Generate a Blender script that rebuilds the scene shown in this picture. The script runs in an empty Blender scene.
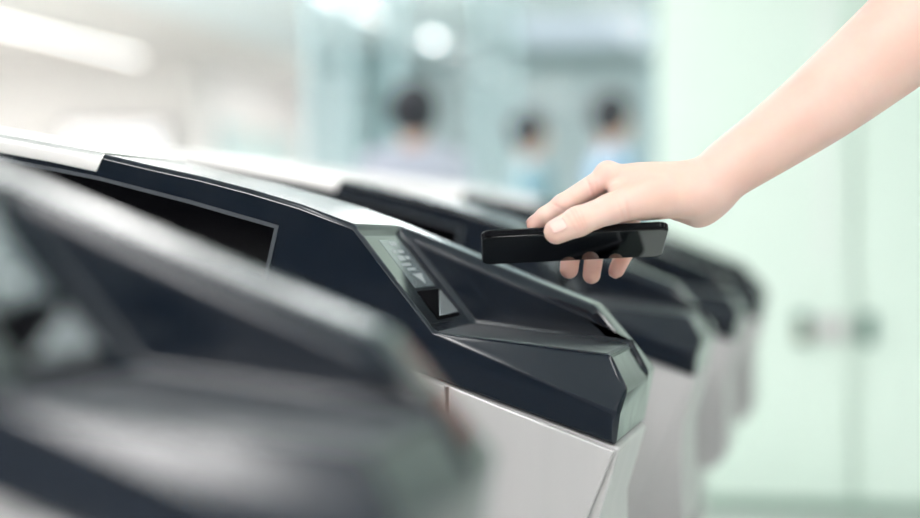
import bpy, bmesh, math, random
import numpy as np
from mathutils import Vector, Matrix
random.seed(7)
scene = bpy.context.scene
COL = scene.collection

# ------------------------------------------------------------------ camera
FPX = 75.0 / 36.0 * 920
PHI = math.atan(24.0 / FPX)
THETA = math.atan(397.0 * math.cos(PHI) / FPX)
CAM = Vector((0, 0, 1.0))
Fw = Vector((-math.sin(THETA) * math.cos(PHI), math.cos(THETA) * math.cos(PHI), -math.sin(PHI)))
Rt = Vector((math.cos(THETA), math.sin(THETA), 0))
Up = Rt.cross(Fw)
cd = bpy.data.cameras.new('camera')
cam = bpy.data.objects.new('camera', cd); COL.objects.link(cam)
cd.sensor_width = 36; cd.lens = 75; cd.clip_start = 0.05; cd.clip_end = 200
cam.matrix_world = Matrix.Translation(CAM) @ Matrix((Rt, Up, -Fw)).transposed().to_4x4()
cd.dof.use_dof = True; cd.dof.focus_distance = 1.60; cd.dof.aperture_fstop = 2.15
scene.camera = cam

def at_y(px, py, Y):                       # a point seen at (px, py) on the plane y = Y
    d = Fw * FPX + Rt * (px - 460) + Up * (259 - py)
    return CAM + d * (Y / d.y)
def at_d(px, py, D):                       # the same at a distance D in front of the lens
    return CAM + (Fw + Rt * ((px - 460) / FPX) + Up * ((259 - py) / FPX)) * D

# ------------------------------------------------------------------ materials
def mat(name, col, rough=.5, metal=0.0, ior=1.5, coat=0.0, sss=0.0, noise=None, bump=None, rnoise=None, stretch=(1, 1, 1)):
    m = bpy.data.materials.new(name); m.use_nodes = True
    nt = m.node_tree; b = nt.nodes['Principled BSDF']
    b.inputs['Base Color'].default_value = (*col, 1)
    b.inputs['Roughness'].default_value = rough
    b.inputs['Metallic'].default_value = metal
    b.inputs['IOR'].default_value = ior
    b.inputs['Coat Weight'].default_value = coat
    b.inputs['Coat Roughness'].default_value = .08
    if sss:
        b.inputs['Subsurface Weight'].default_value = sss
        b.inputs['Subsurface Radius'].default_value = (.9, .35, .2)
        b.inputs['Subsurface Scale'].default_value = .006
    def mapped(scale):
        tc = nt.nodes.new('ShaderNodeTexCoord'); mp = nt.nodes.new('ShaderNodeMapping')
        mp.inputs['Scale'].default_value = stretch
        nt.links.new(tc.outputs['Object'], mp.inputs['Vector'])
        n = nt.nodes.new('ShaderNodeTexNoise'); n.inputs['Scale'].default_value = scale; n.inputs['Detail'].default_value = 5
        nt.links.new(mp.outputs[0], n.inputs['Vector'])
        return n
    if noise:                              # (scale, other colour)
        n = mapped(noise[0]); r = nt.nodes.new('ShaderNodeValToRGB')
        r.color_ramp.elements[0].position = .35; r.color_ramp.elements[1].position = .7
        r.color_ramp.elements[0].color = (*col, 1); r.color_ramp.elements[1].color = (*noise[1], 1)
        nt.links.new(n.outputs[0], r.inputs[0]); nt.links.new(r.outputs[0], b.inputs['Base Color'])
    if rnoise:                             # (scale, lo, hi)
        n = mapped(rnoise[0]); r = nt.nodes.new('ShaderNodeMapRange')
        r.inputs[1].default_value = .3; r.inputs[2].default_value = .7
        r.inputs[3].default_value = rnoise[1]; r.inputs[4].default_value = rnoise[2]
        nt.links.new(n.outputs[0], r.inputs[0]); nt.links.new(r.outputs[0], b.inputs['Roughness'])
    if bump:                               # (scale, strength, distance)
        n = mapped(bump[0]); k = nt.nodes.new('ShaderNodeBump')
        k.inputs['Strength'].default_value = bump[1]; k.inputs['Distance'].default_value = bump[2]
        nt.links.new(n.outputs[0], k.inputs['Height']); nt.links.new(k.outputs[0], b.inputs['Normal'])
    return m
def emit(name, col, s):
    m = bpy.data.materials.new(name); m.use_nodes = True
    nt = m.node_tree; nt.nodes.clear()
    e = nt.nodes.new('ShaderNodeEmission'); o = nt.nodes.new('ShaderNodeOutputMaterial')
    e.inputs[0].default_value = (*col, 1); e.inputs[1].default_value = s
    nt.links.new(e.outputs[0], o.inputs[0]); return m
def tinted_glass(name, col, gloss=.12):
    m = bpy.data.materials.new(name); m.use_nodes = True
    nt = m.node_tree; nt.nodes.clear()
    t = nt.nodes.new('ShaderNodeBsdfTransparent'); t.inputs[0].default_value = (*col, 1)
    g = nt.nodes.new('ShaderNodeBsdfGlossy'); g.inputs['Roughness'].default_value = .05
    fr = nt.nodes.new('ShaderNodeFresnel'); fr.inputs[0].default_value = 1.45
    mx = nt.nodes.new('ShaderNodeMixShader'); o = nt.nodes.new('ShaderNodeOutputMaterial')
    nt.links.new(fr.outputs[0], mx.inputs[0]); nt.links.new(t.outputs[0], mx.inputs[1]); nt.links.new(g.outputs[0], mx.inputs[2])
    nt.links.new(mx.outputs[0], o.inputs[0]); return m

M = dict(
    black=mat('black_plastic', (.005, .0085, .0145), .15, ior=1.42, rnoise=(25, .12, .2)),
    shelf=mat('worn_black_plastic', (.012, .016, .022), .32, ior=1.65),
    frame=mat('grey_frame', (.035, .041, .05), .4),
    display=mat('display_glass', (.001, .001, .0015), .12, ior=1.35),
    steel=mat('brushed_steel', (.47, .455, .455), .42, metal=.5, bump=(500, .05, .0003), noise=(30, (.44, .43, .43)), stretch=(1, 1, .06)),
    cover=mat('satin_steel', (.74, .72, .70), .33, metal=.8, noise=(60, (.70, .685, .67)), stretch=(.05, 1, 1)),
    gap=mat('dark_gap', (.02, .02, .022), .6),
    panel=mat('panel_glass', (.012, .016, .018), .1, ior=1.5, coat=.5),
    sticker=mat('sticker_grey', (.16, .19, .20), .22, coat=.5),
    print=mat('sticker_print', (.34, .37, .38), .4),
    hole=mat('reader_hole', (.003, .003, .004), .9, ior=1.1),
    lens=mat('reader_glint', (.30, .33, .34), .15, ior=1.6, coat=.8),  # pale colour stands in for a reflection; no real lens
    skin=mat('skin', (.71, .50, .43), .48, ior=1.4, sss=.3, noise=(18, (.68, .44, .365)), bump=(420, .12, .0006)),
    nail=mat('nail', (.72, .48, .43), .42, ior=1.4),
    crease=mat('skin_flush', (.72, .36, .28), .5, sss=.3),
    phone=mat('phone_glass', (.001, .001, .0015), .03, ior=1.42),
    rim=mat('phone_rim', (.003, .003, .004), .08, ior=1.18),
    camring=mat('phone_camera', (.05, .05, .055), .15, metal=.6),
    hair=mat('dark_hair', (.012, .014, .022), .6),
    face=mat('far_skin', (.62, .40, .32), .5),
    lavender=mat('lavender_shirt', (.40, .42, .50), .8),
    teal_shirt=mat('teal_shirt', (.20, .32, .38), .8),
    blue_shirt=mat('blue_shirt', (.26, .40, .55), .8),
    trousers=mat('dark_trousers', (.04, .05, .07), .8),
    shoe=mat('dark_shoe', (.02, .02, .02), .5),
    green=mat('green_wall', (.76, .89, .80), .35, noise=(1.2, (.79, .90, .82))),
    greenlight=mat('pale_green_trim', (.80, .88, .82), .4),
    greendark=mat('green_skirting', (.26, .40, .32), .5),
    white=mat('white_wall', (.80, .775, .76), .6, noise=(.6, (.83, .80, .785))),
    blue=mat('blue_grey_wall', (.72, .80, .82), .5, noise=(.35, (.78, .85, .87))),
    bluedark=mat('teal_post', (.27, .39, .41), .5),
    floor=mat('floor_tile', (.62, .65, .63), .35, noise=(3, (.66, .68, .66))),
    glass=tinted_glass('teal_glass', (.94, .972, .98)),
    mullion=mat('mullion', (.34, .47, .50), .5),
    lamp_case=mat('lamp_case', (.8, .8, .8), .5),
    lamp=emit('lamp_glow', (.97, .99, 1), 13),
    sign=emit('sign_glow', (1, .99, .98), 1.9),
    sign_rim=mat('sign_rim', (.36, .355, .36), .4),
    red=emit('logo_red', (.62, .02, .05), 1.0),
    poster=mat('teal_poster', (.46, .58, .57), .5, noise=(2, (.54, .63, .62))),
    dot=mat('poster_dot', (.62, .45, .36), .5),
    handle=mat('dark_handle', (.10, .20, .17), .4),
    plate=mat('lock_plate', (.62, .60, .60), .35, metal=.4),
    beige=mat('beige_latch', (.45, .36, .27), .5),
)
def ceiling_mat():
    m = mat('slatted_ceiling', (.60, .56, .53), .6)
    nt = m.node_tree; b = nt.nodes['Principled BSDF']
    tc = nt.nodes.new('ShaderNodeTexCoord'); w = nt.nodes.new('ShaderNodeTexWave'); w.bands_direction = 'X'
    w.inputs['Scale'].default_value = 1.6
    r = nt.nodes.new('ShaderNodeValToRGB'); r.color_ramp.elements[0].position = .1; r.color_ramp.elements[1].position = .35
    r.color_ramp.elements[0].color = (.66, .62, .59, 1); r.color_ramp.elements[1].color = (.80, .77, .75, 1)
    nt.links.new(tc.outputs['Object'], w.inputs['Vector']); nt.links.new(w.outputs[0], r.inputs[0]); nt.links.new(r.outputs[0], b.inputs['Base Color'])
    return m
M['ceiling'] = ceiling_mat()
M['ceiling_blue'] = mat('pale_blue_ceiling', (.78, .85, .87), .5)

# ------------------------------------------------------------------ mesh helpers
def link(name, me, parent=None):
    o = bpy.data.objects.new(name, me); COL.objects.link(o)
    if parent: o.parent = parent
    return o
def finish(name, bm, m, parent=None, bevel=0, seg=2, smooth=True, angle=35):
    bmesh.ops.recalc_face_normals(bm, faces=bm.faces)
    me = bpy.data.meshes.new(name); bm.to_mesh(me); bm.free()
    for x in (m if isinstance(m, (list, tuple)) else [m]): me.materials.append(x)
    o = link(name, me, parent)
    if bevel:
        b = o.modifiers.new('bevel', 'BEVEL'); b.width = bevel; b.segments = seg
        b.limit_method = 'ANGLE'; b.angle_limit = math.radians(20); b.harden_normals = False
    if smooth:
        me.shade_smooth()
        try: me.set_sharp_from_angle(angle=math.radians(angle))
        except Exception: pass
    return o
def add_box(bm, lo, hi):
    lo, hi = Vector(lo), Vector(hi)
    v = [bm.verts.new((x, y, z)) for x in (lo.x, hi.x) for y in (lo.y, hi.y) for z in (lo.z, hi.z)]
    for f in ((0, 1, 3, 2), (4, 6, 7, 5), (0, 4, 5, 1), (2, 3, 7, 6), (0, 2, 6, 4), (1, 5, 7, 3)):
        bm.faces.new([v[i] for i in f])
def box(name, lo, hi, m, parent=None, bevel=0):
    bm = bmesh.new(); add_box(bm, lo, hi); return finish(name, bm, m, parent, bevel)
def add_prism(bm, pts, y0, y1):            # pts: (x, z) outline
    a = [bm.verts.new((x, y0, z)) for x, z in pts]; b = [bm.verts.new((x, y1, z)) for x, z in pts]
    bm.faces.new(a); bm.faces.new(b[::-1])
    for i in range(len(pts)):
        j = (i + 1) % len(pts); bm.faces.new((a[i], b[i], b[j], a[j]))
def add_quad_slab(bm, c, u, v, n, t):      # c corner, u and v edges, thickness t along n
    p = [c, c + u, c + u + v, c + v]
    a = [bm.verts.new(q) for q in p]; b = [bm.verts.new(q + n * t) for q in p]
    bm.faces.new(a); bm.faces.new(b[::-1])
    for i in range(4):
        j = (i + 1) % 4; bm.faces.new((a[i], b[i], b[j], a[j]))
def add_cyl(bm, c, r, h, axis='Z', n=32):
    M4 = Matrix.Translation(c)
    if axis == 'Y': M4 = M4 @ Matrix.Rotation(math.pi / 2, 4, 'X')
    if axis == 'X': M4 = M4 @ Matrix.Rotation(math.pi / 2, 4, 'Y')
    bmesh.ops.create_cone(bm, cap_ends=True, segments=n, radius1=r, radius2=r, depth=h, matrix=M4)
def empty(name, loc):
    o = bpy.data.objects.new(name, None); COL.objects.link(o); o.location = loc; o.empty_display_size = .05; return o
def tag(o, label, cat, group=None):
    o['label'] = label; o['category'] = cat
    if group: o['group'] = group
    return o
def struct(o): o['kind'] = 'structure'; return o
def copy_tree(o, parent=None):
    c = o.copy(); COL.objects.link(c)
    if parent: c.parent = parent
    for ch in list(o.children): copy_tree(ch, c)
    return c

# ------------------------------------------------------------------ the gate (local frame: near side face at y = 0, z = height above floor)
YN = 1.55; W1 = .155; W2 = .21; SP = .77
def g(px, py):
    p = at_y(px, py, YN); return (p.x, p.z)
TOP = [g(*q) for q in ((-420, 96), (-330, 95), (-240, 99), (-112, 115), (-50, 126), (0, 135), (50, 144), (104, 154), (150, 165), (200, 176), (250, 189), (300, 204), (356, 225))]
X0 = TOP[0][0]
Qp, Rp, Sp, Cp, Up_ = g(437, 332), g(608, 355), g(627, 391), g(617, 413), g(616, 446)
Lp = g(568.5, 312)
BOT = [g(415, 372), g(250, 318), g(0, 262), g(-200, 232), g(-420, 228)]

def make_gate():
    root = empty('ticket_gate', (X0 + .55, 0, 0))
    off = Vector((X0 + .55, 0, 0))
    def fin(name, bm, m, **k):
        par = k.pop('parent', root)
        bmesh.ops.translate(bm, verts=bm.verts, vec=-off)
        return finish(name, bm, m, par, **k)
    # --- black cap
    bm = bmesh.new(); wl = bm.edges.layers.float.new('bevel_weight_edge')
    V = lambda p, y: bm.verts.new((p[0], y, p[1]))
    Tn = [V(p, 0) for p in TOP]; Tf = [V(p, W2) for p in TOP]
    P0, P2 = Tn[-1], Tf[-1]; P1 = V(TOP[-1], W1)
    Q0, Q1 = V(Qp, 0), V((Qp[0], Qp[1]), W1)
    R0, R1 = V(Rp, .014), V(Rp, W1)
    S0, S1 = V(Sp, .009), V(Sp, W1)
    C0 = V(Cp, 0)
    U0, U2 = V(Up_, 0), V(Up_, W2)
    # lip with a chamfered inner edge
    ch = .008
    L1, L2 = V(Lp, W1 + ch), V(Lp, W2)
    P1b = V(TOP[-1], W1 + ch)
    Li = V((Lp[0] - .0035, Lp[1] - .0095), W1)
    Pi = V((TOP[-1][0] + .009, TOP[-1][1] - .0118), W1)
    
    Ep = g(628.4, 384)                     # the lip ends in a small blunt step above the nose
    E1, E1b, E2 = V((Ep[0] - .0008, Ep[1] - .0015), W1), V(Ep, W1 + .004), V(Ep, W2)
    Bn = [V(p, 0) for p in BOT]; Bf = [V(p, W2) for p in BOT]
    F = bm.faces.new
    F(Tn[:-1] + [P0, Q0, C0, U0] + Bn)
    F([Q0, R0, S0, C0])
    for i in range(len(TOP) - 2): F([Tn[i], Tf[i], Tf[i + 1], Tn[i + 1]])
    F([Tn[-2], Tf[-2], P2, P1b, P1, P0])
    panel_face = F([P0, P1, Pi, Q1, Q0])
    shelf_face = F([Q0, Q1, R1, R0]); shelf_face.material_index = 1; F([R0, R1, S1, S0])
    F([Pi, Li, E1, S1, R1, Q1])
    F([P1, P1b, L1, Li, Pi]); F([P1b, P2, L2, L1])
    F([L1, L2, E2, E1b]); F([Li, L1, E1b, E1])
    F([S0, S1, E1, E1b, E2, U2, U0, C0])
    F((Tf[:-1] + [P2, L2, E2, U2] + Bf)[::-1])
    F([U0, U2, Bf[0], Bn[0]])
    for i in range(len(BOT) - 1): F([Bn[i], Bf[i], Bf[i + 1], Bn[i + 1]])
    F([Bn[-1], Bf[-1], Tf[0], Tn[0]])
    # sunken reader face
    bmesh.ops.recalc_face_normals(bm, faces=bm.faces)
    for e in bm.edges:
        if e.calc_face_angle(0) > math.radians(12):
            mid = (e.verts[0].co + e.verts[1].co) / 2
            e[wl] = .35 if (mid - Vector((Ep[0], W1, Ep[1]))).length < .012 else .8
            if mid.y < .02 and mid.z > BOT[0][1] + .02: e[wl] = 1.0
    res = bmesh.ops.inset_region(bm, faces=[panel_face], thickness=.0085, depth=-.004, use_even_offset=True)
    for f in res['faces']:
        for e in f.edges:
            if e.calc_face_angle(0) > math.radians(12) and len([1 for q_ in e.link_faces if q_ in res['faces']]) == 2: e[wl] = .25
    for e in bm.edges:
        if e[wl] == 0 and e.calc_face_angle(0) > math.radians(40): e[wl] = .25
    cap = fin('cap', bm, [M['black'], M['shelf']], bevel=.0046, seg=4, angle=40)
    cap.modifiers['bevel'].limit_method = 'WEIGHT'; cap.modifiers['bevel'].use_clamp_overlap = False
    # --- reader face: frame of axes on the slope
    a = Vector((TOP[-1][0], 0, TOP[-1][1])); q = Vector((Qp[0], 0, Qp[1]))
    dn = (q - a); L = dn.length; dn.normalize(); ac = Vector((0, 1, 0)); nn = ac.cross(dn); 
    if nn.z < 0: nn = -nn
    base = a - nn * .0040
    def slab(name, s0, s1, y0, y1, lift, t, m, parent=root):
        b2 = bmesh.new(); add_quad_slab(b2, base + dn * s0 + ac * y0 + nn * lift, dn * (s1 - s0), ac * (y1 - y0), nn, t)
        return fin(name, b2, m, bevel=.0004, seg=1, parent=parent)
    pan = slab('reader_panel', .009, L - .009, .010, .142, .0002, .0012, M['panel'])
    st = slab('sticker', .014, .066, .052, .128, .0014, .0003, M['sticker'], pan)
    b2 = bmesh.new()
    def pq(s0, s1, y0, y1):
        add_quad_slab(b2, base + dn * s0 + ac * y0 + nn * .0018, dn * (s1 - s0), ac * (y1 - y0), nn, .00015)
    pq(.017, .021, .078, .100); pq(.025, .029, .066, .080); pq(.0255, .029, .088, .108)
    pq(.032, .037, .070, .092); pq(.0325, .036, .098, .112); pq(.040, .043, .066, .098); pq(.0455, .048, .074, .104)
    p = [base + dn * s + ac * y + nn * .0018 for s, y in ((.052, .078), (.052, .112), (.063, .100))]
    va = [b2.verts.new(x) for x in p]; vb = [b2.verts.new(x + nn * .00015) for x in p]
    b2.faces.new(va); b2.faces.new(vb[::-1])
    for i in range(3): b2.faces.new((va[i], vb[i], vb[(i + 1) % 3], va[(i + 1) % 3]))
    fin('sticker_print', b2, M['print'], smooth=False, parent=st)
    rd = slab('reader_window', .070, L - .012, .048, .138, .0014, .0008, M['hole'])
    b2 = bmesh.new()
    pts = [base + dn * s + ac * y + nn * .0024 for s, y in ((L - .015, .056), (L - .015, .134), (.072, .128))]  # white reflection on the window, built as a pale triangle
    va = [b2.verts.new(x) for x in pts]; vb = [b2.verts.new(x + nn * .0012) for x in pts]
    b2.faces.new(va); b2.faces.new(vb[::-1])
    for i in range(3): b2.faces.new((va[i], vb[i], vb[(i + 1) % 3], va[(i + 1) % 3]))
    fin('reader_glint', b2, M['lens'], bevel=.0003, seg=1, parent=rd)
    # --- display window on the near side face
    wa = [g(-300, 128), g(-110, 139), g(0, 157), g(97, 176), g(190, 200), g(279, 225.5), g(267, 280), g(120, 240), g(0, 218), g(-300, 180)]
    cx = sum(p[0] for p in wa) / len(wa); cz = sum(p[1] for p in wa) / len(wa)
    def inset(pts, d):
        out = []; n = len(pts)
        for i in range(n):
            p0, p1, p2 = Vector(pts[i - 1]), Vector(pts[i]), Vector(pts[(i + 1) % n])
            e1 = (p1 - p0).normalized(); e2 = (p2 - p1).normalized()
            n1 = Vector((e1.y, -e1.x)); n2 = Vector((e2.y, -e2.x)); bis = (n1 + n2); k = 1 + n1.dot(n2)
            out.append(tuple(p1 + bis * (d / k)))
        return out
    wi = inset(wa, .0032)
    b2 = bmesh.new()
    for (pa, pb, ya, yb) in ((wa, wi, -.0012, -.0012), (wi, wi, -.0012, .0), (wa, wa, .0003, -.0012), (wa, wi, .0003, .0003)):
        va = [b2.verts.new((x, ya, z)) for x, z in pa]; vb = [b2.verts.new((x, yb, z)) for x, z in pb]
        for i in range(len(pa)):
            j = (i + 1) % len(pa)
            try: b2.faces.new((va[i], va[j], vb[j], vb[i]))
            except ValueError: pass
    bmesh.ops.remove_doubles(b2, verts=b2.verts, dist=1e-5)
    wf = fin('window_frame', b2, M['frame'], smooth=False)
    b2 = bmesh.new(); add_prism(b2, wi, -.0006, .0002); fin('display_window', b2, M['display'], smooth=False, parent=wf)
    # --- steel cover over the far part of the cap
    b2 = bmesh.new(); rings = []
    cpts = [p for p in TOP if p[0] <= g(105, 155)[0] + .0001]
    for k, (x, z) in enumerate(cpts):
        r = .007; e = .0016; ring = []
        dz = .0155
        lean = -.0065 if k == len(cpts) - 1 else 0     # the end is cut on a slant
        ring.append((x + lean, -e, z - dz))
        for t in range(7):
            an = math.pi - t * math.pi / 12; ring.append((x + (lean * .2 if t < 2 else 0), -e + r + r * math.cos(an), z + e - r + r * math.sin(an)))
        for t in range(7):
            an = math.pi / 2 - t * math.pi / 12; ring.append((x, W2 + e - r + r * math.cos(an), z + e - r + r * math.sin(an)))
        ring.append((x + lean, W2 + e, z - dz))
        rings.append([b2.verts.new(v) for v in ring])
    for a_, b_ in zip(rings, rings[1:]):
        n = len(a_)
        for i in range(n): b2.faces.new((a_[i], a_[(i + 1) % n], b_[(i + 1) % n], b_[i]))
    b2.faces.new(rings[0]); b2.faces.new(rings[-1])
    fin('steel_cover', b2, M['cover'], bevel=.0008, seg=1, angle=50)
    # --- steel body
    N1, N2 = g(619, 450.5), g(598, 521); xc = N2[0]
    body = [BOT[4], BOT[3], BOT[2], BOT[1], BOT[0], (Up_[0], Up_[1] - .0006), N1, N2, (xc, .645), (xc - .02, .625), (X0 + .03, .625), (X0, .66)]
    b2 = bmesh.new(); add_prism(b2, body, .004, W2 - .002)
    fin('steel_body', b2, M['steel'], bevel=.0025, seg=2)
    gx = g(447, 400)[0]
    def below(x):                          # height of the lower cap edge at x
        for (xa, za), (xb, zb) in zip(BOT[1:][::-1] , BOT[:-1][::-1]):
            pass
        P = sorted(BOT + [Up_]);
        for (xa, za), (xb, zb) in zip(P, P[1:]):
            if xa <= x <= xb: return za + (zb - za) * (x - xa) / (xb - xa)
        return P[0][1]
    slope = lambda z: N1[0] - .0035 + (g(534, 657)[0] - N1[0]) * (N1[1] - z) / (N1[1] - g(534, 657)[1])
    zt = N1[1] - .0005; zb = .632
    pr = [(gx + .0016, below(gx) - .0012), (N1[0] - .0035, zt), (slope(zb), zb), (gx + .0016, zb)]
    b2 = bmesh.new(); add_prism(b2, pr, -.002, .0045); fin('front_side_panel', b2, M['steel'], bevel=.0018, seg=2)
    pl = [(X0 + .04, BOT[4][1] - .008), (BOT[3][0], BOT[3][1] - .0012), (BOT[2][0], BOT[2][1] - .0012), (BOT[1][0], BOT[1][1] - .0012), (gx - .0016, below(gx) - .0012), (gx - .0016, zb), (X0 + .04, zb)]
    b2 = bmesh.new(); add_prism(b2, pl, -.002, .0045); fin('rear_side_panel', b2, M['steel'], bevel=.0018, seg=2)
    b2 = bmesh.new(); add_box(b2, (gx - .0016, .001, zb), (gx + .0016, .006, below(gx) - .003)); fin('panel_gap', b2, M['gap'], smooth=False)
    xp = g(470, 400)[0]
    b2 = bmesh.new(); add_box(b2, (X0 + .16, .025, .0), (xp, W2 - .025, .627)); fin('pedestal', b2, M['steel'], bevel=.004)
    b2 = bmesh.new(); add_box(b2, (X0 + .145, .012, 0), (xp + .015, W2 - .012, .07)); fin('kick_plate', b2, M['gap'], bevel=.003)
    return root

GL = {
    -1: 'nearest ticket gate, badly out of focus, filling the lower left corner of the picture',
    0: 'sharp black and steel ticket gate right under the hand and phone',
    1: 'black ticket gate directly behind the sharp one, slightly blurred, below the fingertips',
    2: 'blurred ticket gate second behind the sharp one, farther down the row',
    3: 'farthest blurred ticket gate of the row, beside the green wall',
}
gate = make_gate()
for n in (0, -1, 1, 2, 3):
    o = gate if n == 0 else copy_tree(gate)
    o.location = (X0 + .55, YN + SP * n, 0)
    if n == -1:                             # this one stands a little closer, on a floor plate
        o.location = (X0 + .565, YN - .865, .017)
        b2 = bmesh.new(); add_box(b2, (X0 + .12 - X0 - .55, -.01, -.017), (g(470, 400)[0] + .04 - X0 - .55, W2 + .01, 0.0)); finish('floor_plate', b2, M['gap'], o, bevel=.002)
    tag(o, GL[n], 'ticket gate', 'ticket gates in a row')

# ------------------------------------------------------------------ implicit surfaces (bodies)
def capsule(p, a, b, ra, rb):
    a = np.array(a, np.float32); b = np.array(b, np.float32); ab = b - a
    h = np.clip(((p - a) @ ab) / max(float(ab @ ab), 1e-9), 0, 1)
    return np.linalg.norm(p - a - h[:, None] * ab, axis=1) - (ra + (rb - ra) * h)
def ellip(p, c, r):
    c = np.array(c, np.float32); r = np.array(r, np.float32)
    k0 = np.linalg.norm((p - c) / r, axis=1); k1 = np.linalg.norm((p - c) / (r * r), axis=1)
    return np.where(k1 > 1e-9, k0 * (k0 - 1) / np.maximum(k1, 1e-9), -r.min())
def smin(a, b, k):
    h = np.maximum(k - np.abs(a - b), 0) / k
    return np.minimum(a, b) - h * h * k * .25
def surface(sdf, lo, hi, res):
    lo = np.array(lo, np.float32); hi = np.array(hi, np.float32); B = 12
    nb = np.ceil((hi - lo) / res / B).astype(int); n = nb * B
    vol = np.ones(tuple(n), np.float32)
    bi = np.stack(np.meshgrid(*[np.arange(k) for k in nb], indexing='ij'), -1).reshape(-1, 3)
    cen = lo + (bi * B + B / 2 - .5) * res
    dc = sdf(cen.astype(np.float32)); near = np.abs(dc) < B * res * 1.25
    off = np.stack(np.meshgrid(*[np.arange(B)] * 3, indexing='ij'), -1).reshape(-1, 3)
    for (b, d, nr) in zip(bi, dc, near):
        s = tuple(slice(b[i] * B, b[i] * B + B) for i in range(3))
        if nr:
            vol[s] = sdf((lo + (b * B + off) * res).astype(np.float32)).reshape(B, B, B)
        elif d < 0: vol[s] = -1
    # surface nets
    ins = vol < 0
    c = [ins[i:n[0] - 1 + i, j:n[1] - 1 + j, k:n[2] - 1 + k] for i in (0, 1) for j in (0, 1) for k in (0, 1)]
    cnt = sum(x.astype(np.int8) for x in c); act = (cnt > 0) & (cnt < 8)
    idx = -np.ones(act.shape, np.int64); ijk = np.argwhere(act); idx[act] = np.arange(len(ijk))
    acc = np.zeros((len(ijk), 3)); num = np.zeros(len(ijk))
    for ax in range(3):
        for u in (0, 1):
            for v in (0, 1):
                o0 = [0, 0, 0]; oth = [q for q in range(3) if q != ax]
                o0[oth[0]] = u; o0[oth[1]] = v; o1 = list(o0); o1[ax] = 1
                A = vol[tuple((ijk + o0).T)]; Bv = vol[tuple((ijk + o1).T)]
                cr = (A < 0) != (Bv < 0); t = np.where(cr, A / np.where(A == Bv, 1, A - Bv), 0)
                pt = ijk + np.array(o0, float); pt[:, ax] += t
                acc[cr] += pt[cr]; num[cr] += 1
    verts = lo + acc / num[:, None] * res
    faces = []
    for ax in range(3):
        u, v = [(1, 2), (2, 0), (0, 1)][ax]
        sl0 = [slice(1, n[i] - 1) for i in range(3)]; sl1 = list(sl0); sl0[ax] = slice(0, n[ax] - 1); sl1[ax] = slice(1, n[ax])
        A = ins[tuple(sl0)]; Bv = ins[tuple(sl1)]
        e = np.argwhere(A != Bv); base = e + 1; base[:, ax] -= 1
        fl = A[tuple(e.T)]
        def cell(du, dv):
            q = base.copy(); q[:, u] -= du; q[:, v] -= dv; return idx[tuple(q.T)]
        quad = np.stack([cell(1, 1), cell(0, 1), cell(0, 0), cell(1, 0)], 1)
        quad[~fl] = quad[~fl][:, ::-1]
        faces.append(quad[(quad >= 0).all(1)])
    return verts, np.concatenate(faces)
def sdf_mesh(name, sdf, lo, hi, res, m, parent=None, org=(0, 0, 0), paint=None):
    v, f = surface(sdf, lo, hi, res)
    me = bpy.data.meshes.new(name)
    me.from_pydata((v - np.array(org)).tolist(), [], f.tolist())
    for x in (m if isinstance(m, (list, tuple)) else [m]): me.materials.append(x)
    if paint is not None:
        mi = paint(v[f].mean(1)); me.polygons.foreach_set('material_index', mi.astype(np.int32))
    me.shade_smooth(); me.update()
    return link(name, me, parent)

# ------------------------------------------------------------------ hand and arm
K = 1.60 / FPX                             # metres per pixel at the hand
def H(px, py, D): return np.array(at_d(px, py, D), np.float32)
FG = {   # joints (px, py, distance, radius in px)
    'index': [(609, 176, 1.592, 12.5), (563, 205, 1.583, 10.8), (545, 217, 1.585, 9.6), (535, 224.5, 1.588, 8.4)],
    'middle': [(610, 182, 1.612, 12.5), (583, 208, 1.647, 11), (573, 238, 1.653, 10.4), (569, 269.5, 1.648, 9.6)],
    'ring': [(617, 186, 1.632, 12.5), (601, 214, 1.659, 11), (596, 242, 1.657, 10.4), (591.5, 275, 1.649, 9.2)],
    'little': [(632, 192, 1.648, 12), (630, 219, 1.661, 10.6), (628, 246, 1.656, 9.8), (616.5, 270, 1.648, 8.2)],
    'thumb': [(655, 196, 1.574, 20), (610, 209, 1.560, 14.6), (578, 221.5, 1.547, 14.4), (556.5, 231.5, 1.5435, 12.3)],
}
FJ = {k: [(H(a, b, c), r * K) for a, b, c, r in v] for k, v in FG.items()}
ARM = [(706, 190, 1.600, 23), (726, 171, 1.600, 27.5), (768, 142, 1.600, 32), (818, 106, 1.600, 38), (868, 66, 1.602, 44), (925, 18, 1.605, 50), (985, -40, 1.61, 50), (1040, -95, 1.62, 47)]
_A = [ARM[0]] + ARM + [ARM[-1]]; _S = []
for i in range(1, len(_A) - 2):             # smooth curve through the arm's stations
    p0, p1, p2, p3 = [np.array(_A[i + k], float) for k in (-1, 0, 1, 2)]
    for t in (0, .2, .4, .6, .8):
        _S.append(.5 * (2 * p1 + (p2 - p0) * t + (2 * p0 - 5 * p1 + 4 * p2 - p3) * t * t + (3 * p1 - p0 - 3 * p2 + p3) * t ** 3))
_S.append(np.array(ARM[-1], float))
AJ = [(H(a, b, c), r * K) for a, b, c, r in _S]
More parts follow.
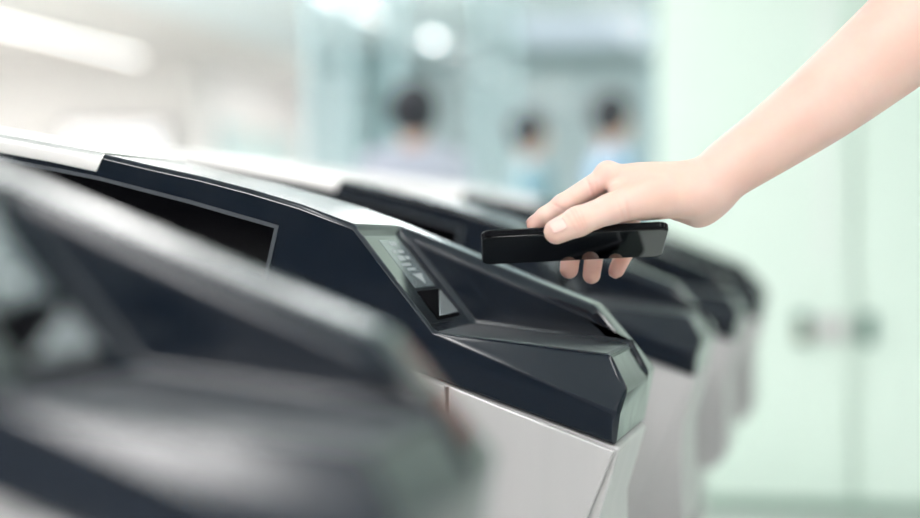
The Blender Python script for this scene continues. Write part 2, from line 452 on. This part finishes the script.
def hand_sdf(p):
    p = p.astype(np.float32)
    # arm: two strands side by side make the flattened section
    d = np.full(len(p), 9.0, np.float32)
    side = np.array(Fw, np.float32)
    first = True
    for (a, ra), (b, rb) in zip(AJ, AJ[1:]):
        for s in (-.25, .35):
            e = capsule(p, a + side * ra * s, b + side * rb * s, ra, rb)
            d = e if first else smin(d, e, .004); first = False
    # palm
    wr = AJ[0][0]
    for k, s in (('index', -.3), ('middle', -.1), ('ring', .3), ('little', .7)):
        m, r = FJ[k][0]
        w = wr + side * s * .018
        d = smin(d, capsule(p, w, m, .0165, r), .016)
        mid = (w * .45 + m * .55); d = smin(d, capsule(p, w, mid, .0165, r * 1.12), .008)
    # ball of the thumb, heel of the hand
    d = smin(d, capsule(p, H(690, 196, 1.585), H(645, 200, 1.576), 22 * K, 19 * K), .010)
    d = smin(d, capsule(p, H(697, 208, 1.605), H(680, 206, 1.61), 19.5 * K, 15 * K), .010)
    d = smin(d, capsule(p, H(690, 182, 1.59), H(640, 180, 1.59), 17 * K, 14 * K), .010)
    # web between thumb and index
    d = smin(d, capsule(p, H(640, 195, 1.580), H(617, 192, 1.578), 16 * K, 9 * K), .010)
    # thumb
    t = FJ['thumb']; th = capsule(p, t[0][0], t[1][0], t[0][1], t[1][1])
    th = smin(th, capsule(p, t[1][0], t[2][0], t[1][1] * .97, t[2][1] * .96), .004)
    th = smin(th, capsule(p, t[2][0], t[3][0], t[2][1], t[3][1]), .004)
    d = smin(d, th, .007)
    # fingers, each kept apart from its neighbours
    fin = None
    for k in ('index', 'middle', 'ring', 'little'):
        j = FJ[k]; e = capsule(p, j[0][0], j[1][0], j[0][1] * .95, j[1][1])
        e = smin(e, capsule(p, j[1][0], j[2][0], j[1][1] * .98, j[2][1]), .003)
        e = smin(e, capsule(p, j[2][0], j[3][0], j[2][1], j[3][1]), .003)
        fin = e if fin is None else np.minimum(fin, e)
    d = smin(d, fin, .005)
    # knuckle and bony bumps
    d = smin(d, np.linalg.norm(p - H(607, 172, 1.590), axis=1) - 10 * K, .006)
    # skin folds at the joints
    for c, n, w, dep in CREASES:
        q = p - c; dd = np.abs(q @ n); rr = np.linalg.norm(q, axis=1)
        d = d + dep * 1.7 * np.exp(-(dd / w) ** 2) * np.exp(-(rr / .0125) ** 4)
    return d
def crease(px, py, D, ang, w=.0007, dep=.0006):
    a = math.radians(ang); n = np.array(Rt * math.cos(a) + Up * math.sin(a), np.float32)
    return (H(px, py, D), n, w, dep)
CREASES = [crease(579, 218, 1.540, 25), crease(575.5, 219, 1.540, 28), crease(582.5, 217, 1.540, 22, dep=.0004),
           crease(570, 221, 1.540, 32, dep=.0004),
           crease(590, 186, 1.575, 20, .0008, .0007), crease(561, 208, 1.575, 60), crease(597, 187, 1.575, 8, .0008, .0005),
           crease(628, 213, 1.553, 12, .0007, .0004), crease(622, 215, 1.553, 22, .0006, .0003)]
def nail_frame(k, w, l, back=.0, roll=0):
    (a, _), (b, r) = FJ[k][2], FJ[k][3]
    ax = b - a; ax = ax / np.linalg.norm(ax)
    return b, ax, r
def hand_paint(c):
    return np.zeros(len(c), np.int32)
pts = np.array([j[0] for j in AJ] + [j[0] for v in FJ.values() for j in v])
lo = pts.min(0) - .06; hi = pts.max(0) + .06
person = sdf_mesh('person', hand_sdf, lo, hi, .0014, [M['skin'], M['crease']], org=AJ[-1][0], paint=hand_paint)
person.location = Vector(AJ[-1][0].tolist())
vv = np.zeros(len(person.data.vertices) * 3, np.float32); person.data.vertices.foreach_get('co', vv); vv = vv.reshape(-1, 3) + AJ[-1][0]
fl = np.zeros(len(vv), np.float32)          # pinker finger ends, knuckles, edge of the hand; shade painted into the folds
for k, i_, rad, amp in (('middle', 3, .016, 1), ('ring', 3, .016, 1), ('little', 3, .015, .9), ('middle', 2, .014, .6), ('ring', 2, .014, .6), ('index', 3, .012, .5), ('index', 1, .012, .35), ('thumb', 2, .011, .4), ('thumb', 3, .010, .4)):
    fl = np.maximum(fl, amp * np.exp(-(np.linalg.norm(vv - FJ[k][i_][0], axis=1) / rad) ** 4))
fl = np.maximum(fl, .6 * np.exp(-(np.linalg.norm(vv - H(598, 186, 1.58), axis=1) / .009) ** 4))
for c_, n_, w_, dp_ in CREASES:  # fold shade painted in as a darker tint
    q_ = vv - c_; fl = np.maximum(fl, dp_ / .0006 * .85 * np.exp(-((q_ @ n_) / .0010) ** 2) * np.exp(-(np.linalg.norm(q_, axis=1) / .011) ** 4))
at_ = person.data.attributes.new('flush_fold_shade', 'FLOAT', 'POINT'); at_.data.foreach_set('value', fl)
_nt = M['skin'].node_tree; _b = _nt.nodes['Principled BSDF']; _src = _b.inputs['Base Color'].links[0].from_socket
_a = _nt.nodes.new('ShaderNodeAttribute'); _a.attribute_name = 'flush_fold_shade'
_m = _nt.nodes.new('ShaderNodeMix'); _m.data_type = 'RGBA'; _m.blend_type = 'MULTIPLY'; _c = [i for i in _m.inputs if i.type == 'RGBA']; _c[1].default_value = (1.0, .84, .83, 1)
_nt.links.new(_a.outputs['Fac'], _m.inputs[0]); _nt.links.new(_src, _c[0])
_nt.links.new([o_ for o_ in _m.outputs if o_.type == 'RGBA'][0], _b.inputs['Base Color'])
tag(person, 'bare outstretched right arm of a person holding a black phone over the gate', 'person')
def nail(name, k, n_dir, half_w, half_l, shift):
    (a, _), (b, r) = FJ[k][2], FJ[k][3]
    ax = Vector((b - a).tolist()).normalized(); nd = (n_dir - ax * n_dir.dot(ax)).normalized(); sd = ax.cross(nd)
    c = Vector(b.tolist()) + ax * shift
    bm = bmesh.new(); NU, NV = 9, 9; grid = []
    for i in range(NU):
        row = []
        for j in range(NV):
            u = (i / (NU - 1) * 2 - 1); v = (j / (NV - 1) * 2 - 1)
            uu = u * math.sqrt(max(0, 1 - v ** 4 * .45)); an = uu * half_w / r
            rr = r * 1.0 + .0004 - .0016 * max(0, v) ** 2
            row.append(bm.verts.new(c + ax * (v * half_l) + nd * (rr * math.cos(an)) + sd * (rr * math.sin(an))))
        grid.append(row)
    for i in range(NU - 1):
        for j in range(NV - 1): bm.faces.new((grid[i][j], grid[i + 1][j], grid[i + 1][j + 1], grid[i][j + 1]))
    bmesh.ops.translate(bm, verts=bm.verts, vec=-Vector(AJ[-1][0].tolist()))
    o = finish(name, bm, M['nail'], person)
    s = o.modifiers.new('solid', 'SOLIDIFY'); s.thickness = .0006; s.offset = 0
    return o
nail('thumb_nail', 'thumb', (-Fw * .95 + Up * .45 - Rt * .1), .0062, .0068, -.001)
for k in ('middle', 'ring', 'little'):
    nail('fingernail', k, Fw, .0050, .0050, .0005)
nail('fingernail', 'index', Up, .0048, .005, .0)

# ------------------------------------------------------------------ phone
roll = math.radians(2.8); tilt = math.radians(18)
ex = (Rt * math.cos(roll) + Up * math.sin(roll)).normalized()
en = (-Fw * math.sin(tilt) - Up * math.cos(tilt))            # the glass side, facing down and to the lens
en = (en - ex * en.dot(ex)).normalized(); ey = en.cross(ex)
PC = at_d(573.5, 243.5, 1.597)
PM = Matrix.Translation(PC) @ Matrix((ex, ey, en)).transposed().to_4x4()
phone = empty('mobile_phone', (0, 0, 0)); phone.matrix_world = PM
tag(phone, 'black glossy mobile phone held level in the hand above the gate', 'phone')
PLn, PWd, PT = .1535, .072, .0070
def rrect(w, h, r, n=8):
    out = []
    for cx, cy, a0 in ((w / 2 - r, h / 2 - r, 0), (-w / 2 + r, h / 2 - r, 90), (-w / 2 + r, -h / 2 + r, 180), (w / 2 - r, -h / 2 + r, 270)):
        for k in range(n + 1):
            a = math.radians(a0 + 90 * k / n); out.append((cx + r * math.cos(a), cy + r * math.sin(a)))
    return out
def slab_rr(name, w, h, r, z0, z1, m, bev, parent):
    bm = bmesh.new(); P = rrect(w, h, r)
    a = [bm.verts.new((x, y, z0)) for x, y in P]; b = [bm.verts.new((x, y, z1)) for x, y in P]
    bm.faces.new(a[::-1]); bm.faces.new(b)
    for i in range(len(P)): bm.faces.new((a[i], a[(i + 1) % len(P)], b[(i + 1) % len(P)], b[i]))
    return finish(name, bm, m, parent, bevel=bev, seg=3, angle=50)
slab_rr('phone_body', PLn, PWd, .009, -PT / 2, PT / 2 - .0012, M['rim'], .0012, phone)
slab_rr('screen', PLn - .0012, PWd - .0012, .0085, PT / 2 - .0013, PT / 2, M['phone'], .0006, phone)
bm = bmesh.new(); add_box(bm, (-.03, PWd / 2 - .0002, -.0014), (-.018, PWd / 2 + .0006, .0010)); finish('side_button', bm, M['rim'], phone, bevel=.0003)
slab_rr('camera_bump', .022, .022, .005, -PT / 2 - .0012, -PT / 2 + .0002, M['camring'], .0005, phone).location = (.060, .020, 0)

# ------------------------------------------------------------------ people in the distance
def make_person(x, y, h, shirt, face_dir, label, shirt_w=1.0, lean=0.0, hair_long=False):
    s = h / 1.72
    root = None
    A = lambda *q: np.array((x + q[0] * s, y + q[1] * s, q[2] * s), np.float32)
    ca, sa = math.cos(face_dir), math.sin(face_dir)          # facing direction in plan: (ca, sa)
    def L(f, l, z): return A(f * ca - l * sa, f * sa + l * ca, z)
    Rr = lambda r: r * s
    def body(p):
        hd = L(.01 + lean, 0, 1.61)
        d = ellip(p, hd, (Rr(.078), Rr(.078), Rr(.108)))
        d = smin(d, capsule(p, L(.045 + lean, 0, 1.575), L(.05 + lean, 0, 1.545), Rr(.048), Rr(.034)), .03 * s)
        d = smin(d, capsule(p, L(.088 + lean, 0, 1.60), L(.098 + lean, 0, 1.575), Rr(.008), Rr(.013)), .012 * s)   # nose
        for e in (-1, 1): d = smin(d, ellip(p, L(.0 + lean, e * .078, 1.60), (Rr(.014), Rr(.014), Rr(.028))), .008 * s)
        d = smin(d, capsule(p, L(-.01 + lean * .8, 0, 1.53), L(-.01, 0, 1.42), Rr(.052), Rr(.055)), .03 * s)
        d = smin(d, capsule(p, L(0, -.12, 1.38), L(0, .12, 1.38), Rr(.065), Rr(.065)), .05 * s)
        for e in (-1, 1):
            d = smin(d, capsule(p, L(0, e * .075, 1.30), L(0, e * .07, 1.0), Rr(.105), Rr(.095)), .05 * s)
            d = smin(d, capsule(p, L(0, e * .185, 1.37), L(-.02, e * .23, 1.10), Rr(.052), Rr(.04)), .04 * s)
            d = smin(d, capsule(p, L(-.02, e * .23, 1.10), L(.07, e * .22, .87), Rr(.04), Rr(.026)), .02 * s)
            d = smin(d, capsule(p, L(.07, e * .22, .87), L(.10, e * .215, .77), Rr(.03), Rr(.022)), .02 * s)
            d = smin(d, capsule(p, L(0, e * .085, .93), L(.01, e * .09, .50), Rr(.095), Rr(.06)), .04 * s)
            d = smin(d, capsule(p, L(.01, e * .09, .50), L(-.02, e * .09, .09), Rr(.058), Rr(.038)), .03 * s)
            d = smin(d, capsule(p, L(-.03, e * .09, .05), L(.12, e * .10, .035), Rr(.04), Rr(.03)), .03 * s)
        return d
    lo = (x - .42, y - .42, -.06); hi = (x + .42, y + .42, 1.85 * s)
    org = (x, y, 0)
    root = sdf_mesh('person', body, lo, hi, .011, M['face'], org=org); root.location = org
    tag(root, label, 'person', 'people standing beyond the gates')
    def torso(p):
        d = capsule(p, L(0, -.12, 1.385), L(0, .12, 1.385), Rr(.078), Rr(.078))
        for e in (-1, 1):
            d = smin(d, capsule(p, L(0, e * .075, 1.30), L(0, e * .08, .92), Rr(.122 * shirt_w), Rr(.125 * shirt_w)), .06 * s)
            d = smin(d, capsule(p, L(0, e * .185, 1.375), L(-.02, e * .235, 1.10), Rr(.07), Rr(.06)), .04 * s)
            d = smin(d, capsule(p, L(-.02, e * .235, 1.10), L(.06, e * .225, .90), Rr(.058), Rr(.045)), .02 * s)
        return d
    sdf_mesh('shirt', torso, lo, hi, .013, shirt, root, org)
    def legs(p):
        d = None
        for e in (-1, 1):
            q = smin(capsule(p, L(0, e * .085, .93), L(.01, e * .09, .50), Rr(.112), Rr(.078)), capsule(p, L(.01, e * .09, .50), L(-.02, e * .09, .12), Rr(.078), Rr(.062)), .03)
            d = q if d is None else smin(d, q, .03)
        return d
    sdf_mesh('trousers', legs, lo, hi, .014, M['trousers'], root, org)
    for e in (-1, 1):
        sdf_mesh('shoe', lambda p: np.maximum(capsule(p, L(-.04, e * .09, .048), L(.13, e * .10, .040), Rr(.052), Rr(.044)), -(p[:, 2] - .003)), lo, hi, .012, M['shoe'], root, org)
    def hair(p):
        d = ellip(p, L(-.012 + lean, 0, 1.635), (Rr(.110), Rr(.110), Rr(.124)))
        cut = capsule(p, L(.085 + lean, 0, 1.60), L(.085 + lean, 0, 1.50), Rr(.072), Rr(.08))
        d = np.maximum(d, -cut)
        if hair_long: d = smin(d, capsule(p, L(-.05 + lean, 0, 1.6), L(-.06 + lean, 0, 1.47), Rr(.07), Rr(.045)), .02)
        return d
    sdf_mesh('hair', hair, lo, hi, .010, M['hair'], root, org)
    return root
def spot(px, Y): return at_y(px, 235, Y).x
make_person(spot(414, 7.4), 7.4, 1.575, M['lavender'], math.pi / 2, 'person with black hair in a pale lavender top, seen from behind', 1.35)
make_person(spot(534, 10.6), 10.6, 1.67, M['teal_shirt'], math.pi * .05, 'person in blue-green top, in profile, between the other two distant people', lean=-.02)
make_person(spot(613, 9.9), 9.9, 1.71, M['blue_shirt'], math.pi * .12, 'person in light blue top standing farthest right, just above the hand')

# ------------------------------------------------------------------ the hall
ZC = 3.1
YB = 22.0                                   # back wall of the hall
struct(box('floor', (-13, -5, -.1), (8, 31, 0), M['floor']))
xs = spot(310, YB)
struct(box('ceiling', (-13, -5, ZC), (xs, 31, ZC + .1), M['ceiling']))
struct(box('ceiling', (xs, -5, ZC), (8, 31, ZC + .1), M['ceiling_blue']))
struct(box('wall_left', (-13.1, -5, 0), (-13, 31, ZC), M['white']))
struct(box('wall_right', (8, -5, 0), (8.1, 31, ZC), M['green']))
struct(box('wall_far', (-13, 27, 0), (8, 27.1, ZC), M['white']))
xw = spot(193, YB)
struct(box('wall_end', (-13, YB, 0), (xw, 27, ZC), M['white']))
struct(box('wall_back', (xs, YB, 0), (8, YB + .15, ZC), M['blue']))
t = box('trim_1', (xs, YB - .12, ZC - .14), (1, YB, ZC), M['bluedark']); struct(t)
# ceiling beam and posts in front of the blue-grey wall
# green enclosure
YG = 7.0
xg = spot(657, YG)
struct(box('wall_green', (xg, YG, 0), (8, YG + .12, ZC), M['green']))
struct(box('wall_green_side', (xg, YG + .12, 0), (xg + .12, YB, ZC), M['green']))
struct(box('baseboard_green', (xg, YG - .02, 0), (8, YG, .045), M['greendark']))
def door(n, x0, x1):
    d = box('door_%d' % n, (x0, YG - .045, .05), (x1, YG - .001, 2.75), M['green']); struct(d); return d
d1 = door(1, spot(700, YG), spot(851, YG)); d2 = door(2, spot(858, YG), spot(1010, YG))
def local(o, lo, hi, m, nm, bev=.004):
    return box(nm, lo, hi, m, o, bev)
hz = 1 + (235 - 326) / FPX * YG
local(d1, (spot(796, YG), YG - .075, hz - .055), (spot(811, YG), YG - .044, hz + .055), M['handle'], 'lock_case', .01)
local(d1, (spot(799, YG), YG - .085, hz - .035), (spot(808, YG), YG - .074, hz + .005), M['beige'], 'latch', .004)
local(d1, (spot(815, YG), YG - .07, hz - .04), (spot(849, YG), YG - .044, hz + .04), M['plate'], 'bolt_plate', .006)
local(d2, (spot(861, YG), YG - .075, hz - .055), (spot(875, YG), YG - .044, hz + .055), M['handle'], 'lock_case', .01)
s = local(d1, (spot(815, YG), YG - .05, .9), (spot(835, YG), YG - .044, 2.6), M['greenlight'], 'glazing_strip', .002)

# teal glass screen with posts, far behind the gates
YS = 12.5
gs = empty('glass_screen', (spot(480, YS), YS, 0)); tag(gs, 'tall pale teal glass screen with slim posts behind the distant people', 'glass screen')
gx = [312, 346, 398, 482, 512, 655]
def rel(o, lo, hi, m, nm, bev=0):
    l = o.location; return box(nm, Vector(lo) - l, Vector(hi) - l, m, o, bev)
for a, b in zip(gx, gx[1:]):
    rel(gs, (spot(a, YS) + .03, YS - .006, .06), (spot(b, YS) - .03, YS + .006, ZC - .06), M['glass'], 'glass_pane')
for a in gx:
    rel(gs, (spot(a, YS) - .03, YS - .03, 0), (spot(a, YS) + .03, YS + .03, ZC - .06), M['mullion'], 'post', .004)
rel(gs, (spot(312, YS) - .03, YS - .03, ZC - .06), (spot(655, YS) + .03, YS + .03, ZC - .001), M['mullion'], 'top_rail', .004)
rel(gs, (spot(312, YS) + .03, YS - .03, 0), (spot(655, YS) - .03, YS + .03, .06), M['mullion'], 'bottom_rail', .004)

# columns seen through the screen
def column(px0, px1, Y, m, label):
    x0, x1 = spot(px0, Y), spot(px1, Y)
    o = empty('column', ((x0 + x1) / 2, Y + .2, 0)); tag(o, label, 'column')
    rel(o, (x0, Y, .0), (x1, Y + .4, ZC), m, 'shaft', .02)
    rel(o, (x0 - .02, Y - .02, 0), (x1 + .02, Y + .42, .12), M['mullion'], 'column_base', .01)
    return o
column(358, 398, 20.8, M['bluedark'], 'grey-teal square column standing behind the person with the lavender top')

# lamps
GLOW = {}
def glow(s):
    if s not in GLOW: GLOW[s] = emit('lamp_glow', (1, .985, .97), s)
    return GLOW[s]
def lamp(x, y0, y1, label, w=.16, group='long ceiling lamps', lum=16):
    o = empty('ceiling_lamp', (x, (y0 + y1) / 2, ZC - .08))
    tag(o, label, 'lamp', group)
    rel(o, (x - w / 2 - .02, y0 - .02, ZC - .05), (x + w / 2 + .02, y1 + .02, ZC), M['lamp_case'], 'housing', .005)
    rel(o, (x - w / 2, y0, ZC - .075), (x + w / 2, y1, ZC - .05), glow(lum), 'diffuser', .004)
    return o
lamp(spot(151, 21.3), 14.5, 20.9, 'long ceiling lamp at the top left corner, glowing white', .06, lum=5)
xl = spot(390, 18.0)
lamp(xl, 15.4, 17.7, 'short ceiling lamp glowing at the top edge, left of the round light', .06, lum=4)
o = empty('round_ceiling_light', (spot(433, 19.5), 19.5, ZC)); tag(o, 'round ceiling light glowing white above the person seen from behind', 'lamp')
bm = bmesh.new(); add_cyl(bm, (0, 0, -.03), .07, .06); finish('housing', bm, M['lamp_case'], o)
bm = bmesh.new(); add_cyl(bm, (0, 0, -.075), .055, .04); finish('diffuser', bm, M['lamp'], o)
for x, y0, y1, w_, lm in ((-.3, -.9, 1.2, .12, 30), (-1.3, -4.0, -1.8, 1.8, 34), (1.8, -1.5, 4, .14, 34), (-1.9, 4.2, 6.6, .8, 10), (-1.9, 7.0, 9.4, .8, 4), (-2.0, 9.6, 11.2, .8, 10), (-3.35, 9.2, 11.2, 1.5, 9), (-2.6, 13.2, 14.8, .5, 34), (-5.4, 12.4, 13.9, .5, 34),
                         (-4.4, 1, 6, .4, 10), (-4.4, 8, 13, .4, 12), (-8.1, 1, 7, .4, 12), (-8.1, 8, 13, .4, 34), (-10.2, 15, 19.5, .4, 40),
                         (-11.5, 2, 9, .4, 10), (-11.5, 12, 20, .4, 14), (4.2, .5, 6, .5, 9), (2.6, -4, -2, .5, 9), (-4.4, -4, -1, .5, 9)):  # unseen lamps, added to fill the hall and give the gates reflections
    lamp(x, y0, y1, 'added ceiling lamp out of the picture, for fill and reflections on the gates', w_, 'added overhead lamps out of the picture', lm)
for x, y0, y1 in ((-5.4, 22.6, 26.0), (-6.3, 10.5, 14.0)):  # added out of view to brighten the far walls
    lamp(x, y0, y1, 'added, unseen ceiling lamp brightening the far part of the hall', .3, 'added lamps brightening the far part', 60 if y0 > 20 else 26)

p_ = empty('ceiling_light_panel', (-2.8, 19.2, ZC)); tag(p_, 'wide pale blue light panel in the ceiling at the top of the picture, above the two distant people', 'ceiling light')
x0, x1 = spot(512, 19.2), spot(650, 19.2)
rel(p_, (x0 - .04, 17.9, ZC - .03), (x1 + .04, 20.5, ZC), M['lamp_case'], 'panel_frame', .004)
rel(p_, (x0, 17.95, ZC - .036), (x1, 20.45, ZC - .03), emit('panel_glow', (.80, .91, 1.0), 1.1), 'light_face')
# sign and poster
SY = YB - .12
sg = empty('light_box_sign', (spot(115, SY), SY, 1.9)); tag(sg, 'white light box sign with a red round mark on the far wall', 'sign')
def signz(py): return 1 + (235 - py) / FPX * SY * 1.0
x0, x1 = spot(66, SY), spot(164, SY); z1 = at_y(115, 127, SY).z; z0 = at_y(115, 185, SY).z
rel(sg, (x0 - .05, SY + .01, z0 - .05), (x1 + .05, YB - .001, z1 + .05), M['sign_rim'], 'casing', .03)
rel(sg, (x0, SY, z0), (x1, SY + .02, z1), M['sign'], 'lit_face', .008)
bm = bmesh.new(); add_cyl(bm, (spot(111, SY), SY - .006, at_y(111, 178, SY).z), 30 / FPX * SY, .012, 'Y', 48)
l = sg.location; bmesh.ops.translate(bm, verts=bm.verts, vec=-l); finish('round_mark', bm, M['red'], sg)
YP = 21.9
# board on the return wall
xa = xw
def on_side(px):                            # y of the side wall x = xw seen at px
    a = (px - 857) / FPX
    lo_, hi_ = 5.0, 60.0
    for _ in range(40):
        mid = (lo_ + hi_) / 2
        if spot(px, mid) > xw: lo_ = mid
        else: hi_ = mid
    return mid
ya, yb = on_side(216), on_side(292)
pb = empty('teal_notice_board', (xw, (ya + yb) / 2, 1.5)); tag(pb, 'pale teal notice board with a beige spot on the far left wall', 'notice board')
zt = 1 + (235 - 122) / FPX * 24
rel(pb, (xw, ya, .9), (xw + .04, yb, zt), M['poster'], 'board', .01)
bm = bmesh.new(); add_cyl(bm, (xw + .045, on_side(255), 1 + (235 - 128) / FPX * on_side(255)), .12, .012, 'X', 32)
bmesh.ops.translate(bm, verts=bm.verts, vec=-pb.location); finish('beige_spot', bm, M['dot'], pb)

# ------------------------------------------------------------------ daylight added as fill, from an unseen open side behind the camera
w = bpy.data.worlds.new('daylight_fill'); scene.world = w; w.use_nodes = True
w.node_tree.nodes['Background'].inputs[0].default_value = (.97, .98, 1.0, 1)
w.node_tree.nodes['Background'].inputs[1].default_value = .8

scene.view_settings.view_transform = 'Standard'
scene.view_settings.look = 'None'
scene.view_settings.gamma = 1
scene.view_settings.use_curve_mapping = False
scene.view_settings.exposure = -0.33
scene.cycles.use_denoising = True
try: scene.cycles.denoiser = 'OPENIMAGEDENOISE'
except Exception: pass
scene.cycles.max_bounces = 8
scene.cycles.transparent_max_bounces = 12
